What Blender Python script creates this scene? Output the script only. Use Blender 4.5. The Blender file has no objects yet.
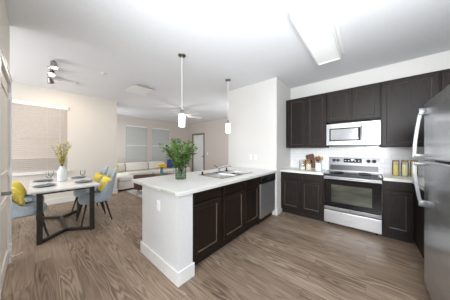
import bpy, bmesh, math, random
from mathutils import Vector, Matrix
R = math.radians
PI = math.pi
SC = bpy.context.scene
COL = SC.collection
random.seed(7)

# ------------------------------------------------------------------ camera, world, lights, exposure
cam_d = bpy.data.cameras.new('camera')
cam = bpy.data.objects.new('camera', cam_d)
COL.objects.link(cam)
cam.location = (0, 0, 1.327)
cam.rotation_euler = (R(90), 0, 0.704)
cam_d.sensor_width = 36
cam_d.lens = 163.6 / 450 * 36
cam_d.shift_x = -1.83 / 450
cam_d.shift_y = 0.19 / 450
cam_d.clip_start = 0.02
SC.camera = cam

W = bpy.data.worlds.new('world')
SC.world = W
W.use_nodes = True
W.node_tree.nodes['Background'].inputs['Color'].default_value = (0.94, 0.975, 1.0, 1)
W.node_tree.nodes['Background'].inputs['Strength'].default_value = 0.9

SC.view_settings.view_transform = 'Standard'
SC.view_settings.look = 'None'
SC.view_settings.gamma = 1
SC.view_settings.use_curve_mapping = False
SC.view_settings.exposure = 0.2

def area(name, loc, target, sx, sy, power, col=(1, 1, 1)):
    d = bpy.data.lights.new(name, 'AREA')
    d.shape = 'RECTANGLE'; d.size = sx; d.size_y = sy; d.energy = power; d.color = col
    o = bpy.data.objects.new(name, d); COL.objects.link(o)
    o.location = loc
    o.rotation_euler = (Vector(target) - Vector(loc)).to_track_quat('-Z', 'Y').to_euler()
    return o
def point(name, loc, power, col=(1, 1, 1), r=.05):
    d = bpy.data.lights.new(name, 'POINT'); d.energy = power; d.color = col; d.shadow_soft_size = r
    o = bpy.data.objects.new(name, d); COL.objects.link(o); o.location = loc
    return o
area('front_fill_light', (0.3, -1.7, 1.7), (-1.9, 0.9, 0.35), 2.2, 1.8, 15, (.92, .97, 1)).data.spread = R(80)  # added fill behind the camera; no window known there
area('kitchen_fill_light', (0.55, -1.0, 1.7), (0.35, 4.0, 1.15), 1.3, 1.1, 29, (.94, .975, 1)).data.spread = R(62)  # added fill to brighten the kitchen wall, not a lamp of the room
area('ceiling_bounce_fill_light', (-0.55, -0.7, 0.8), (-0.85, -0.25, 2.82), 1.4, 1.2, 92, (.90, .96, 1)).data.spread = R(130)  # added and unseen, aimed up so the ceiling spreads its light
area('kitchen_bounce_fill_light', (0.80, 0.70, 1.1), (0.5, 1.1, 2.82), 0.9, 0.9, 36, (.91, .965, 1)).data.spread = R(120)  # added out of view, bounces extra light into the kitchen
area('living_side_fill_light', (-6.9, 1.56, 1.5), (-6.2, 5.8, 1.7), 1.6, 2.0, 30, (.94, .97, 1))  # added fill for the living room, hidden behind the dining wall
area('living_far_fill_light', (-2.70, 4.5, 1.5), (-8, 4.3, 1.6), 2.0, 2.0, 36, (.94, .97, 1))  # added fill toward the sofa, hidden by the wall block
area('dining_side_fill_light', (-4.5, -1.7, 1.5), (-4.5, 1.5, 1.5), 2.2, 2.2, 56, (.94, .97, 1))  # added fill for the dining corner, hidden behind the entry wall

ZC = 2.82
# ------------------------------------------------------------------ materials
def new_mat(name):
    m = bpy.data.materials.new(name); m.use_nodes = True
    return m, m.node_tree, m.node_tree.nodes['Principled BSDF']
def srgb(r, g, b):
    def f(c):
        c /= 255
        return c / 12.92 if c <= .04045 else ((c + .055) / 1.055) ** 2.4
    return (f(r), f(g), f(b), 1)
def coords(nt, kind='Object', scale=(1, 1, 1)):
    tc = nt.nodes.new('ShaderNodeTexCoord'); mp = nt.nodes.new('ShaderNodeMapping')
    mp.inputs['Scale'].default_value = scale
    nt.links.new(tc.outputs[kind], mp.inputs['Vector'])
    return mp.outputs['Vector']
def geo_coords(nt, scale=(1, 1, 1)):
    g = nt.nodes.new('ShaderNodeNewGeometry'); mp = nt.nodes.new('ShaderNodeMapping')
    mp.inputs['Scale'].default_value = scale
    nt.links.new(g.outputs['Position'], mp.inputs['Vector'])
    return mp.outputs['Vector']
def noisy(name, c1, c2, scale=8, rough=.5, metal=0, stretch=(1, 1, 1), bump=0, detail=4, coat=0, spec=.5, rvar=0):
    m, nt, b = new_mat(name)
    n = nt.nodes.new('ShaderNodeTexNoise'); n.inputs['Scale'].default_value = scale; n.inputs['Detail'].default_value = detail
    nt.links.new(coords(nt, 'Object', stretch), n.inputs['Vector'])
    r = nt.nodes.new('ShaderNodeValToRGB')
    r.color_ramp.elements[0].position = .3; r.color_ramp.elements[1].position = .7
    r.color_ramp.elements[0].color = c1; r.color_ramp.elements[1].color = c2
    nt.links.new(n.outputs['Fac'], r.inputs['Fac']); nt.links.new(r.outputs['Color'], b.inputs['Base Color'])
    b.inputs['Roughness'].default_value = rough; b.inputs['Metallic'].default_value = metal
    b.inputs['Specular IOR Level'].default_value = spec
    b.inputs['Coat Weight'].default_value = coat
    if rvar:
        mr = nt.nodes.new('ShaderNodeMapRange'); mr.inputs['To Min'].default_value = rough - rvar; mr.inputs['To Max'].default_value = rough + rvar
        nt.links.new(n.outputs['Fac'], mr.inputs['Value']); nt.links.new(mr.outputs['Result'], b.inputs['Roughness'])
    if bump:
        bp = nt.nodes.new('ShaderNodeBump'); bp.inputs['Strength'].default_value = bump; bp.inputs['Distance'].default_value = .002
        nt.links.new(n.outputs['Fac'], bp.inputs['Height']); nt.links.new(bp.outputs['Normal'], b.inputs['Normal'])
    return m
def emit(name, col, strength, base=(.9, .9, .9, 1)):
    m, nt, b = new_mat(name)
    b.inputs['Base Color'].default_value = base
    b.inputs['Emission Color'].default_value = col; b.inputs['Emission Strength'].default_value = strength
    b.inputs['Roughness'].default_value = .4
    return m
def glass(name, col, rough=.02, ior=1.3, alpha_mix=.5):
    # thin clear glass: transparent with fresnel gloss, tinted
    m = bpy.data.materials.new(name); m.use_nodes = True
    nt = m.node_tree; nt.nodes.clear()
    out = nt.nodes.new('ShaderNodeOutputMaterial'); tr = nt.nodes.new('ShaderNodeBsdfTransparent'); gl = nt.nodes.new('ShaderNodeBsdfGlossy')
    fr = nt.nodes.new('ShaderNodeFresnel'); mx = nt.nodes.new('ShaderNodeMixShader')
    tr.inputs['Color'].default_value = col; gl.inputs['Roughness'].default_value = rough
    fr.inputs['IOR'].default_value = ior
    nt.links.new(fr.outputs[0], mx.inputs[0]); nt.links.new(tr.outputs[0], mx.inputs[1]); nt.links.new(gl.outputs[0], mx.inputs[2])
    nt.links.new(mx.outputs[0], out.inputs[0])
    return m
def floor_mat():
    m, nt, b = new_mat('wood_plank_floor')
    N = nt.nodes.new; L = nt.links.new
    g = geo_coords(nt)
    br = N('ShaderNodeTexBrick'); br.offset = .37; br.squash = 1
    br.inputs['Scale'].default_value = 1; br.inputs['Brick Width'].default_value = 1.25; br.inputs['Row Height'].default_value = .152
    br.inputs['Mortar Size'].default_value = .0016; br.inputs['Mortar Smooth'].default_value = .3; br.inputs['Bias'].default_value = 0
    br.inputs['Color1'].default_value = (0, 0, 0, 1); br.inputs['Color2'].default_value = (1, 1, 1, 1); br.inputs['Mortar'].default_value = (.5, .5, .5, 1)
    L(g, br.inputs['Vector'])
    # per plank offset
    cmb = N('ShaderNodeCombineXYZ')
    mm = N('ShaderNodeMath'); mm.operation = 'MULTIPLY'; mm.inputs[1].default_value = 23.0; L(br.outputs['Color'], mm.inputs[0])
    L(mm.outputs[0], cmb.inputs[0]); L(mm.outputs[0], cmb.inputs[2])
    add = N('ShaderNodeVectorMath'); add.operation = 'ADD'; L(g, add.inputs[0]); L(cmb.outputs[0], add.inputs[1])
    mp = N('ShaderNodeMapping'); mp.inputs['Scale'].default_value = (.95, 9.5, 1); L(add.outputs[0], mp.inputs[0])
    n1 = N('ShaderNodeTexNoise'); n1.inputs['Scale'].default_value = .8; n1.inputs['Detail'].default_value = 2.0; n1.inputs['Roughness'].default_value = .42
    L(mp.outputs[0], n1.inputs[0])
    k = N('ShaderNodeMath'); k.operation = 'MULTIPLY'; k.inputs[1].default_value = 92; L(n1.outputs[0], k.inputs[0])
    sn = N('ShaderNodeMath'); sn.operation = 'SINE'; L(k.outputs[0], sn.inputs[0])
    r1 = N('ShaderNodeMapRange'); r1.inputs['From Min'].default_value = -1; r1.inputs['From Max'].default_value = 1; L(sn.outputs[0], r1.inputs['Value'])
    # fine streaks
    mp2 = N('ShaderNodeMapping'); mp2.inputs['Scale'].default_value = (3, 70, 1); L(add.outputs[0], mp2.inputs[0])
    n2 = N('ShaderNodeTexNoise'); n2.inputs['Scale'].default_value = 1; n2.inputs['Detail'].default_value = 5; L(mp2.outputs[0], n2.inputs[0])
    # broad tone variation
    mp3 = N('ShaderNodeMapping'); mp3.inputs['Scale'].default_value = (1.2, 5, 1); L(add.outputs[0], mp3.inputs[0])
    n3 = N('ShaderNodeTexNoise'); n3.inputs['Scale'].default_value = 1; n3.inputs['Detail'].default_value = 2; L(mp3.outputs[0], n3.inputs[0])
    a1 = N('ShaderNodeMath'); a1.operation = 'MULTIPLY'; a1.inputs[1].default_value = .32
    mp4 = N('ShaderNodeMapping'); mp4.inputs['Scale'].default_value = (1.1, 4.5, 1); mp4.inputs['Location'].default_value = (7, 3, 1); L(add.outputs[0], mp4.inputs[0])
    n4 = N('ShaderNodeTexNoise'); n4.inputs['Scale'].default_value = 1; n4.inputs['Detail'].default_value = 1; L(mp4.outputs[0], n4.inputs[0])
    r4 = N('ShaderNodeMapRange'); r4.inputs['From Min'].default_value = .30; r4.inputs['From Max'].default_value = .60; L(n4.outputs[0], r4.inputs['Value'])
    cen = N('ShaderNodeMath'); cen.operation = 'SUBTRACT'; cen.inputs[1].default_value = .5; L(r1.outputs[0], cen.inputs[0])
    amp = N('ShaderNodeMath'); amp.operation = 'MULTIPLY'; L(cen.outputs[0], amp.inputs[0]); L(r4.outputs['Result'], amp.inputs[1])
    off = N('ShaderNodeMath'); off.operation = 'ADD'; off.inputs[1].default_value = .5; L(amp.outputs[0], off.inputs[0])
    L(off.outputs[0], a1.inputs[0])
    a2 = N('ShaderNodeMath'); a2.operation = 'MULTIPLY_ADD'; a2.inputs[1].default_value = .42; L(n2.outputs[0], a2.inputs[0]); L(a1.outputs[0], a2.inputs[2])
    a3 = N('ShaderNodeMath'); a3.operation = 'MULTIPLY_ADD'; a3.inputs[1].default_value = .40; L(n3.outputs[0], a3.inputs[0]); L(a2.outputs[0], a3.inputs[2])
    a4 = N('ShaderNodeMath'); a4.operation = 'MULTIPLY_ADD'; a4.inputs[1].default_value = .14; L(br.outputs['Color'], a4.inputs[0]); L(a3.outputs[0], a4.inputs[2])
    rp = N('ShaderNodeValToRGB'); e = rp.color_ramp.elements
    e[0].position = .30; e[0].color = FL_D; e[1].position = .95; e[1].color = FL_L
    x = e.new(.6); x.color = FL_M
    L(a4.outputs[0], rp.inputs[0])
    mx = N('ShaderNodeMix'); mx.data_type = 'RGBA'; mx.inputs['B'].default_value = srgb(74, 60, 48)
    mf = N('ShaderNodeMath'); mf.operation = 'MULTIPLY'; mf.inputs[1].default_value = .55; L(br.outputs['Fac'], mf.inputs[0])
    L(mf.outputs[0], mx.inputs['Factor']); L(rp.outputs[0], mx.inputs['A'])
    L(mx.outputs['Result'], b.inputs['Base Color'])
    b.inputs['Roughness'].default_value = .42; b.inputs['Specular IOR Level'].default_value = .35
    bp = N('ShaderNodeBump'); bp.inputs['Strength'].default_value = .15; bp.inputs['Distance'].default_value = .001
    L(a3.outputs[0], bp.inputs['Height']); L(bp.outputs[0], b.inputs['Normal'])
    return m
FL_D, FL_M, FL_L = srgb(80, 64, 51), srgb(138, 118, 101), srgb(180, 160, 140)
def tile_mat():
    m, nt, b = new_mat('white_subway_tile')
    g = nt.nodes.new('ShaderNodeNewGeometry'); s = nt.nodes.new('ShaderNodeSeparateXYZ'); c = nt.nodes.new('ShaderNodeCombineXYZ')
    nt.links.new(g.outputs['Position'], s.inputs[0])
    ad = nt.nodes.new('ShaderNodeMath'); nt.links.new(s.outputs[0], ad.inputs[0]); nt.links.new(s.outputs[1], ad.inputs[1])
    nt.links.new(ad.outputs[0], c.inputs[0]); nt.links.new(s.outputs[2], c.inputs[1])
    br = nt.nodes.new('ShaderNodeTexBrick'); br.inputs['Scale'].default_value = 1; br.inputs['Brick Width'].default_value = .155; br.inputs['Row Height'].default_value = .078
    br.inputs['Mortar Size'].default_value = .0018; br.inputs['Mortar Smooth'].default_value = .2
    br.inputs['Color1'].default_value = srgb(240, 240, 240); br.inputs['Color2'].default_value = srgb(234, 235, 236); br.inputs['Mortar'].default_value = srgb(205, 205, 206)
    nt.links.new(c.outputs[0], br.inputs['Vector']); nt.links.new(br.outputs['Color'], b.inputs['Base Color'])
    b.inputs['Roughness'].default_value = .18
    return m
def art_mat():
    m, nt, b = new_mat('abstract_painting')
    v = coords(nt, 'Object', (1, 3, 3))
    n = nt.nodes.new('ShaderNodeTexNoise'); n.inputs['Scale'].default_value = 1.4; n.inputs['Detail'].default_value = 3; n.inputs['Distortion'].default_value = 1.2
    nt.links.new(v, n.inputs['Vector'])
    r = nt.nodes.new('ShaderNodeValToRGB'); r.color_ramp.interpolation = 'CONSTANT'; e = r.color_ramp.elements
    e[0].position = 0; e[0].color = srgb(30, 92, 104); e[1].position = .62; e[1].color = srgb(232, 140, 70)
    for p, c in ((.42, srgb(60, 160, 165)), (.5, srgb(235, 205, 185)), (.56, srgb(40, 120, 130))):
        x = e.new(p); x.color = c
    nt.links.new(n.outputs[0], r.inputs[0]); nt.links.new(r.outputs[0], b.inputs['Base Color'])
    return m
def speckle(name, c1, c2, scale, th):
    m, nt, b = new_mat(name)
    n = nt.nodes.new('ShaderNodeTexVoronoi'); n.inputs['Scale'].default_value = scale
    nt.links.new(coords(nt), n.inputs['Vector'])
    r = nt.nodes.new('ShaderNodeValToRGB'); e = r.color_ramp.elements
    e[0].position = th; e[0].color = c2; e[1].position = th + .08; e[1].color = c1
    nt.links.new(n.outputs['Distance'], r.inputs[0]); nt.links.new(r.outputs[0], b.inputs['Base Color'])
    b.inputs['Roughness'].default_value = .85
    return m

M = {}
M['floor'] = floor_mat()
M['ceiling'] = noisy('ceiling_paint', srgb(222, 223, 226), srgb(225, 226, 229), 30, .9, bump=.05)
M['wall_white'] = noisy('white_wall_paint', srgb(226, 224, 221), srgb(229, 227, 224), 40, .85, bump=.05)
M['wall_warm'] = noisy('warm_white_wall_paint', srgb(224, 219, 211), srgb(227, 222, 214), 40, .85, bump=.05)
M['wall_beige'] = noisy('beige_wall_paint', srgb(204, 196, 188), srgb(208, 200, 192), 40, .85, bump=.05)
M['wall_pen'] = noisy('peninsula_wall_paint', srgb(220, 221, 222), srgb(224, 225, 226), 40, .7, bump=.04)
M['plate'] = noisy('bright_white_plastic', srgb(246, 246, 246), srgb(249, 249, 249), 20, .35)
M['trim'] = noisy('white_trim_paint', srgb(232, 232, 231), srgb(236, 236, 235), 20, .45)
M['door_paint'] = noisy('door_paint', srgb(232, 226, 216), srgb(236, 230, 220), 12, .5)
M['dark_trim'] = noisy('taupe_door_casing', srgb(126, 114, 102), srgb(136, 124, 112), 12, .5)
M['espresso'] = noisy('espresso_cabinet_wood', srgb(30, 25, 23), srgb(44, 37, 34), 6, .42, spec=.22, stretch=(14, 14, 1.2), bump=.06)
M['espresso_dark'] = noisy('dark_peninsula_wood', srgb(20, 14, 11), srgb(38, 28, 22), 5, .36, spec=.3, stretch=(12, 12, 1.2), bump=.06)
M['espresso_gloss'] = noisy('highlight_tinted_espresso_molding', srgb(68, 60, 56), srgb(82, 72, 67), 6, .25, coat=.5, spec=.5)  # base lightened to paint in the highlights along panel and drawer edges
M['espresso_dark_gloss'] = noisy('highlight_tinted_dark_molding', srgb(76, 62, 53), srgb(104, 86, 74), 6, .2, coat=1, spec=.6)  # lighter base carries the gleam on the peninsula moldings as colour
M['black'] = noisy('black_plastic', srgb(14, 14, 15), srgb(20, 20, 21), 15, .35)
M['toe'] = noisy('black_toe_kick', srgb(18, 16, 15), srgb(24, 21, 20), 15, .6)
M['counter'] = noisy('white_quartz', srgb(226, 225, 222), srgb(231, 230, 227), 60, .28, detail=8)
M['marble'] = noisy('white_marble', srgb(206, 208, 211), srgb(238, 238, 238), 3.2, .22, detail=9)
M['steel'] = noisy('brushed_stainless', srgb(100, 100, 102), srgb(130, 130, 132), 4, .40, 1, stretch=(1, 1, 60), rvar=.04)
M['fridge_steel'] = noisy('polished_brushed_stainless', srgb(184, 185, 187), srgb(208, 209, 211), 2.5, .25, .8, stretch=(1, .8, 4), rvar=.06)
M['bright_steel'] = noisy('bright_steel', srgb(142, 142, 144), srgb(162, 162, 164), 5, .40, 1)
M['washer_steel'] = noisy('dishwasher_stainless', srgb(176, 176, 177), srgb(200, 200, 201), 4, .42, .85, stretch=(1, 1, 60), rvar=.04)
M['drawer_steel'] = noisy('bright_drawer_stainless', srgb(196, 196, 198), srgb(218, 218, 220), 4, .42, 1, stretch=(1, 1, 60))
M['sink_steel'] = noisy('satin_sink_stainless', srgb(206, 206, 206), srgb(222, 222, 222), 4, .3, 1)
M['backguard_steel'] = noisy('dark_backguard_stainless', srgb(104, 104, 106), srgb(126, 126, 128), 4, .42, 1, stretch=(1, 1, 30))
M['rim_steel'] = noisy('worn_sink_rim', srgb(150, 141, 132), srgb(172, 164, 155), 8, .35, .9)
M['chrome'] = noisy('chrome', srgb(158, 158, 160), srgb(176, 176, 178), 5, .08, 1)
M['handle'] = noisy('satin_silver', srgb(108, 109, 111), srgb(122, 123, 125), 5, .45, .8)
M['nickel'] = noisy('aged_nickel', srgb(112, 104, 96), srgb(140, 132, 124), 9, .3, 1)
M['black_glass'] = noisy('black_glass', srgb(8, 8, 9), srgb(12, 12, 13), 4, .05)
M['oven_glass'] = noisy('reflection_toned_oven_glass', srgb(84, 92, 84), srgb(128, 132, 124), 3, .08, .85, stretch=(1, 1, 4))  # mottled grey-green base stands in for the room's reflection
M['micro_glass'] = noisy('reflection_toned_microwave_glass', srgb(188, 188, 190), srgb(206, 206, 208), 3, .10, .9)  # pale base stands in for the bright reflection in the pane
M['tile'] = tile_mat()
M['diffuser'] = emit('lit_acrylic_diffuser', (1, .995, .985, 1), .16)
M['shade_glow'] = emit('lit_opal_glass', (1, .97, .92, 1), 1.6)
M['bulb'] = emit('lit_bulb', (1, .88, .72, 1), 5)
M['slat'] = noisy('blind_slat', srgb(208, 198, 189), srgb(216, 206, 197), 20, .55)
M['shade_cloth'] = noisy('grey_cellular_shade', srgb(198, 200, 197), srgb(206, 208, 205), 40, .85)
M['chair_cloth'] = noisy('pale_blue_grey_upholstery', srgb(154, 169, 180), srgb(176, 189, 198), 60, .85, bump=.15)
M['black_wood'] = noisy('black_stained_wood', srgb(26, 23, 22), srgb(36, 32, 30), 12, .45)
M['table_leg'] = noisy('dark_bronze_steel', srgb(38, 34, 31), srgb(50, 45, 41), 12, .5)
M['yellow'] = speckle('yellow_printed_cotton', srgb(222, 202, 84), srgb(240, 232, 176), 26, .26)
M['yellow_plain'] = noisy('yellow_cotton', srgb(216, 192, 66), srgb(228, 208, 92), 30, .85, bump=.1)
M['blue'] = speckle('blue_printed_cotton', srgb(46, 62, 112), srgb(96, 112, 160), 22, .2)
M['sofa'] = noisy('cream_linen', srgb(218, 213, 204), srgb(228, 223, 215), 70, .9, bump=.15)
M['ceramic'] = noisy('white_ceramic', srgb(222, 228, 226), srgb(232, 236, 234), 8, .35)
M['slate'] = noisy('slate_grey_stoneware', srgb(88, 98, 106), srgb(112, 122, 130), 9, .4)
M['clear'] = glass('clear_glass', (.985, .99, .99, 1), ior=1.2)
M['green_glass'] = glass('green_glass', (.80, .87, .81, 1), ior=1.2)
M['pane'] = glass('window_glass', (.9, .93, .95, 1))
M['leaf'] = noisy('green_leaf', srgb(52, 94, 36), srgb(118, 154, 72), 14, .5)
M['leaf_y'] = noisy('yellow_green_leaf', srgb(158, 156, 48), srgb(206, 198, 88), 14, .6)
M['stem'] = noisy('brown_stem', srgb(84, 74, 44), srgb(112, 98, 60), 14, .7)
M['flower'] = noisy('yellow_petal', srgb(226, 176, 24), srgb(244, 206, 60), 20, .7)
M['teal_glass'] = noisy('teal_glazed', srgb(66, 110, 116), srgb(100, 140, 142), 6, .2)
M['leather'] = noisy('brown_leather', srgb(58, 34, 24), srgb(84, 52, 36), 10, .45)
M['light_wood'] = noisy('light_oak', srgb(176, 132, 84), srgb(198, 154, 104), 5, .5, stretch=(8, 8, 1))
M['walnut'] = noisy('walnut', srgb(82, 52, 34), srgb(112, 74, 48), 5, .5, stretch=(8, 8, 1))
M['pasta'] = noisy('dry_pasta', srgb(226, 196, 104), srgb(246, 226, 150), 60, .6, bump=.4)
M['pasta2'] = noisy('dry_pale_pasta', srgb(236, 222, 164), srgb(248, 240, 200), 60, .6, bump=.4)
M['flour'] = noisy('white_sugar', srgb(228, 224, 214), srgb(240, 236, 226), 40, .9)
M['oats'] = noisy('pale_oats', srgb(206, 196, 168), srgb(224, 214, 190), 70, .9, bump=.6)
M['rug'] = noisy('pale_blue_rug', srgb(176, 182, 188), srgb(214, 216, 216), 7, .95, bump=.4)
M['art'] = art_mat()
M['pale_green'] = noisy('pale_green_strip', srgb(192, 196, 184), srgb(204, 207, 196), 12, .5)
M['fan_white'] = noisy('white_fan_blade', srgb(210, 210, 210), srgb(220, 220, 220), 9, .5)
M['rubber'] = noisy('black_rubber', srgb(22, 22, 22), srgb(30, 30, 30), 20, .6)
M['display'] = noisy('dark_display', srgb(16, 18, 22), srgb(24, 28, 34), 8, .1)
M['glyph'] = emit('display_digits', (.75, .85, .9, 1), .5)

# ------------------------------------------------------------------ helpers
class MB:
    def __init__(s): s.bm = bmesh.new()
    def _merge(s, tmp):
        me = bpy.data.meshes.new('tmp'); tmp.to_mesh(me); tmp.free(); s.bm.from_mesh(me); bpy.data.meshes.remove(me); return s
    def box(s, x0, x1, y0, y1, z0, z1, bev=0, seg=2, mat=None):
        t = bmesh.new(); bmesh.ops.create_cube(t, size=1)
        sx, sy, sz = abs(x1-x0), abs(y1-y0), abs(z1-z0)
        for v in t.verts: v.co = Vector((v.co.x*sx, v.co.y*sy, v.co.z*sz))
        if bev: bmesh.ops.bevel(t, geom=t.edges[:], offset=min(bev, .49*min(sx, sy, sz)), segments=seg, profile=.5, affect='EDGES')
        c = Vector(((x0+x1)/2, (y0+y1)/2, (z0+z1)/2))
        for v in t.verts:
            if mat is not None: v.co = mat @ v.co
            v.co += c
        return s._merge(t)
    def bar(s, a, b, w, h, bev=.002):
        # rectangular bar from a to b, w horizontal thickness, h vertical thickness
        a = Vector(a); b = Vector(b); d = b-a; L = d.length; d.normalize()
        up = Vector((0, 0, 1)) if abs(d.z) < .95 else Vector((0, 1, 0))
        side = d.cross(up).normalized(); up = side.cross(d).normalized()
        m = Matrix((d, side, up)).transposed()
        t = bmesh.new(); bmesh.ops.create_cube(t, size=1)
        for v in t.verts: v.co = Vector((v.co.x*L, v.co.y*w, v.co.z*h))
        if bev: bmesh.ops.bevel(t, geom=t.edges[:], offset=bev, segments=1, affect='EDGES')
        for v in t.verts: v.co = m @ v.co + (a+b)/2
        return s._merge(t)
    def tube(s, pts, r, n=10, cap=True):
        pts = [Vector(p) for p in pts]
        rs = r if isinstance(r, (list, tuple)) else [r]*len(pts)
        rings = []; prev = None
        for i, p in enumerate(pts):
            d = (pts[min(i+1, len(pts)-1)] - pts[max(i-1, 0)]).normalized()
            if prev is None:
                u = d.cross(Vector((0, 0, 1)))
                if u.length < .05: u = d.cross(Vector((0, 1, 0)))
            else: u = prev - d*prev.dot(d)
            u.normalize(); prev = u; v = d.cross(u)
            rings.append([s.bm.verts.new(p + (u*math.cos(2*PI*k/n) + v*math.sin(2*PI*k/n))*rs[i]) for k in range(n)])
        for a, b in zip(rings, rings[1:]):
            for k in range(n): s.bm.faces.new((a[k], a[(k+1) % n], b[(k+1) % n], b[k]))
        if cap:
            s.bm.faces.new(rings[0][::-1]); s.bm.faces.new(rings[-1])
        return s
    def lathe(s, prof, c=(0, 0, 0), n=24, axis='z', rib=0):
        # prof: list of (r, h)
        c = Vector(c); rings = []
        for r, h in prof:
            ring = []
            for k in range(n):
                a = 2*PI*k/n; rr = max(r, 1e-4)
                if rib: rr *= 1 + rib*(1 if k % 2 else -1)
                p = Vector((rr*math.cos(a), rr*math.sin(a), h))
                if axis == 'x': p = Vector((p.z, p.x, p.y))
                if axis == 'y': p = Vector((p.x, p.z, -p.y))
                ring.append(s.bm.verts.new(c + p))
            rings.append(ring)
        for a, b in zip(rings, rings[1:]):
            for k in range(n): s.bm.faces.new((a[k], a[(k+1) % n], b[(k+1) % n], b[k]))
        if prof[0][0] > 0: s.bm.faces.new(rings[0][::-1])
        if prof[-1][0] > 0: s.bm.faces.new(rings[-1])
        return s
    def poly(s, pts):
        s.bm.faces.new([s.bm.verts.new(Vector(p)) for p in pts]); return s
    def prism(s, pts, vec):
        # closed polygon extruded along vec
        v = Vector(vec); a = [s.bm.verts.new(Vector(p)) for p in pts]; b = [s.bm.verts.new(Vector(p)+v) for p in pts]
        n = len(a)
        s.bm.faces.new(a); s.bm.faces.new(b[::-1])
        for i in range(n): s.bm.faces.new((a[i], b[i], b[(i+1) % n], a[(i+1) % n]))
        return s
    def grid(s, f, nu, nv, closed_u=False):
        vs = [[s.bm.verts.new(Vector(f(i/nu, j/nv))) for j in range(nv+1)] for i in range(nu+1)]
        for i in range(nu):
            for j in range(nv): s.bm.faces.new((vs[i][j], vs[i+1][j], vs[i+1][j+1], vs[i][j+1]))
        return s
    def build(s, name, mat, parent=None, smooth=False, loc=None, rotz=0, rot=None):
        bmesh.ops.remove_doubles(s.bm, verts=s.bm.verts[:], dist=1e-5)
        bmesh.ops.recalc_face_normals(s.bm, faces=s.bm.faces[:])
        me = bpy.data.meshes.new(name); s.bm.to_mesh(me); s.bm.free()
        me.materials.append(M[mat] if isinstance(mat, str) else mat)
        if smooth:
            for p in me.polygons: p.use_smooth = True
            me.set_sharp_from_angle(angle=R(smooth if smooth is not True else 40))
        o = bpy.data.objects.new(name, me); COL.objects.link(o)
        if parent: o.parent = parent
        if loc: o.location = loc
        if rotz: o.rotation_euler = (0, 0, rotz)
        if rot: o.rotation_euler = rot
        return o
def tag(o, label, cat, group=None, kind=None):
    o['label'] = label; o['category'] = cat
    if group: o['group'] = group
    if kind: o['kind'] = kind
    return o
def thing(name, label, cat, loc=(0, 0, 0), rotz=0, group=None):
    o = bpy.data.objects.new(name, None); COL.objects.link(o)
    o.location = loc; o.rotation_euler = (0, 0, rotz); o.empty_display_size = .05
    return tag(o, label, cat, group)
def struct(name, mb, mat, label, cat, parent=None, smooth=False):
    o = mb.build(name, mat, parent, smooth)
    if not parent: tag(o, label, cat, None, 'structure')
    return o
def dup(root, loc, rotz, label, group=None):
    r = root.copy(); COL.objects.link(r); r.location = loc; r.rotation_euler = (0, 0, rotz); r['label'] = label
    if group: r['group'] = group
    for ch in list(root.children):
        c = ch.copy(); COL.objects.link(c); c.parent = r
        for g in ch.children:
            d = g.copy(); COL.objects.link(d); d.parent = c
    return r

# ------------------------------------------------------------------ the setting
XW = -5.85      # dining wall face
XL = -8.0       # living room window wall face
YF = 5.8        # living room far wall face
YK = 4.02       # kitchen wall face
YS = 3.2        # stub wall face
YE = -.19       # entry wall face
struct('floor', MB().box(-8.2, 2.2, -3.2, 6.0, -.05, 0), 'floor', 'brown wood plank floor with bold grain across the whole apartment', 'floor')
struct('ceiling', MB().box(-8.2, 1.3, -1.9, 6.0, ZC, ZC+.1), 'ceiling', 'smooth white ceiling over kitchen, dining and living area', 'ceiling')
WY0, WY1, WZ0, WZ1 = -1.25, .55, .80, 2.42
w = MB()
w.box(XW-.12, XW, -1.9, WY0, 0, ZC).box(XW-.12, XW, WY1, 1.655, 0, ZC).box(XW-.12, XW, WY0, WY1, 0, WZ0).box(XW-.12, XW, WY0, WY1, WZ1, ZC)
struct('wall_dining', w, 'wall_warm', 'warm white wall with the wide window behind the dining table', 'wall')
LW = ((2.6, 3.5), (3.745, 4.655)); LZ0, LZ1 = .72, 2.42
w = MB(); ys = [1.4]
for a, b in LW:
    w.box(XL-.12, XL, ys[-1], a, 0, ZC); w.box(XL-.12, XL, a, b, 0, LZ0); w.box(XL-.12, XL, a, b, LZ1, ZC); ys.append(b)
w.box(XL-.12, XL, ys[-1], YF+.12, 0, ZC)
struct('wall_living', w, 'wall_beige', 'beige wall with two shaded windows behind the sofa', 'wall')
struct('wall_living_return', MB().box(XL, XW-.12, 1.4, 1.52, 0, ZC), 'wall_beige', 'beige wall behind the chaise end of the sofa', 'wall')
FDX0, FDX1, FDZ = -7.42, -6.53, 2.16
w = MB().box(XL, FDX0, YF, YF+.12, 0, ZC).box(FDX1, -2.65, YF, YF+.12, 0, ZC).box(FDX0, FDX1, YF, YF+.12, FDZ, ZC)
struct('wall_far', w, 'wall_beige', 'beige far wall of the living room with the white door', 'wall')
struct('wall_stub', MB().box(-2.66, -1.385, YS, YF+.12, 0, ZC), 'wall_white', 'white full-height wall block at the far end of the peninsula', 'wall')
struct('wall_kitchen', MB().box(-1.385, 1.3, YK, YK+.12, 0, ZC), 'wall_white', 'white kitchen wall behind the range and cabinets', 'wall')
struct('wall_right', MB().box(1.2, 1.3, 1.35, YK, 0, ZC), 'wall_white', 'white wall behind the refrigerator', 'wall')
EX = -3.25
DX0, DX1, DZ = -3.17, -2.26, 2.10   # entry door opening
w = MB().box(EX, DX0, YE-.12, YE, 0, ZC).box(DX1, -1.1, YE-.12, YE, 0, ZC).box(DX0, DX1, YE-.12, YE, DZ, ZC)
struct('wall_entry', w, 'wall_warm', 'wall around the entry door at the left edge', 'wall')
struct('wall_alcove', MB().box(XW, EX, -1.9, -1.8, 0, ZC).box(EX, EX+.1, -1.8, YE-.12, 0, ZC), 'wall_warm', 'warm wall closing the dining corner behind the entry wall', 'wall')
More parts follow.
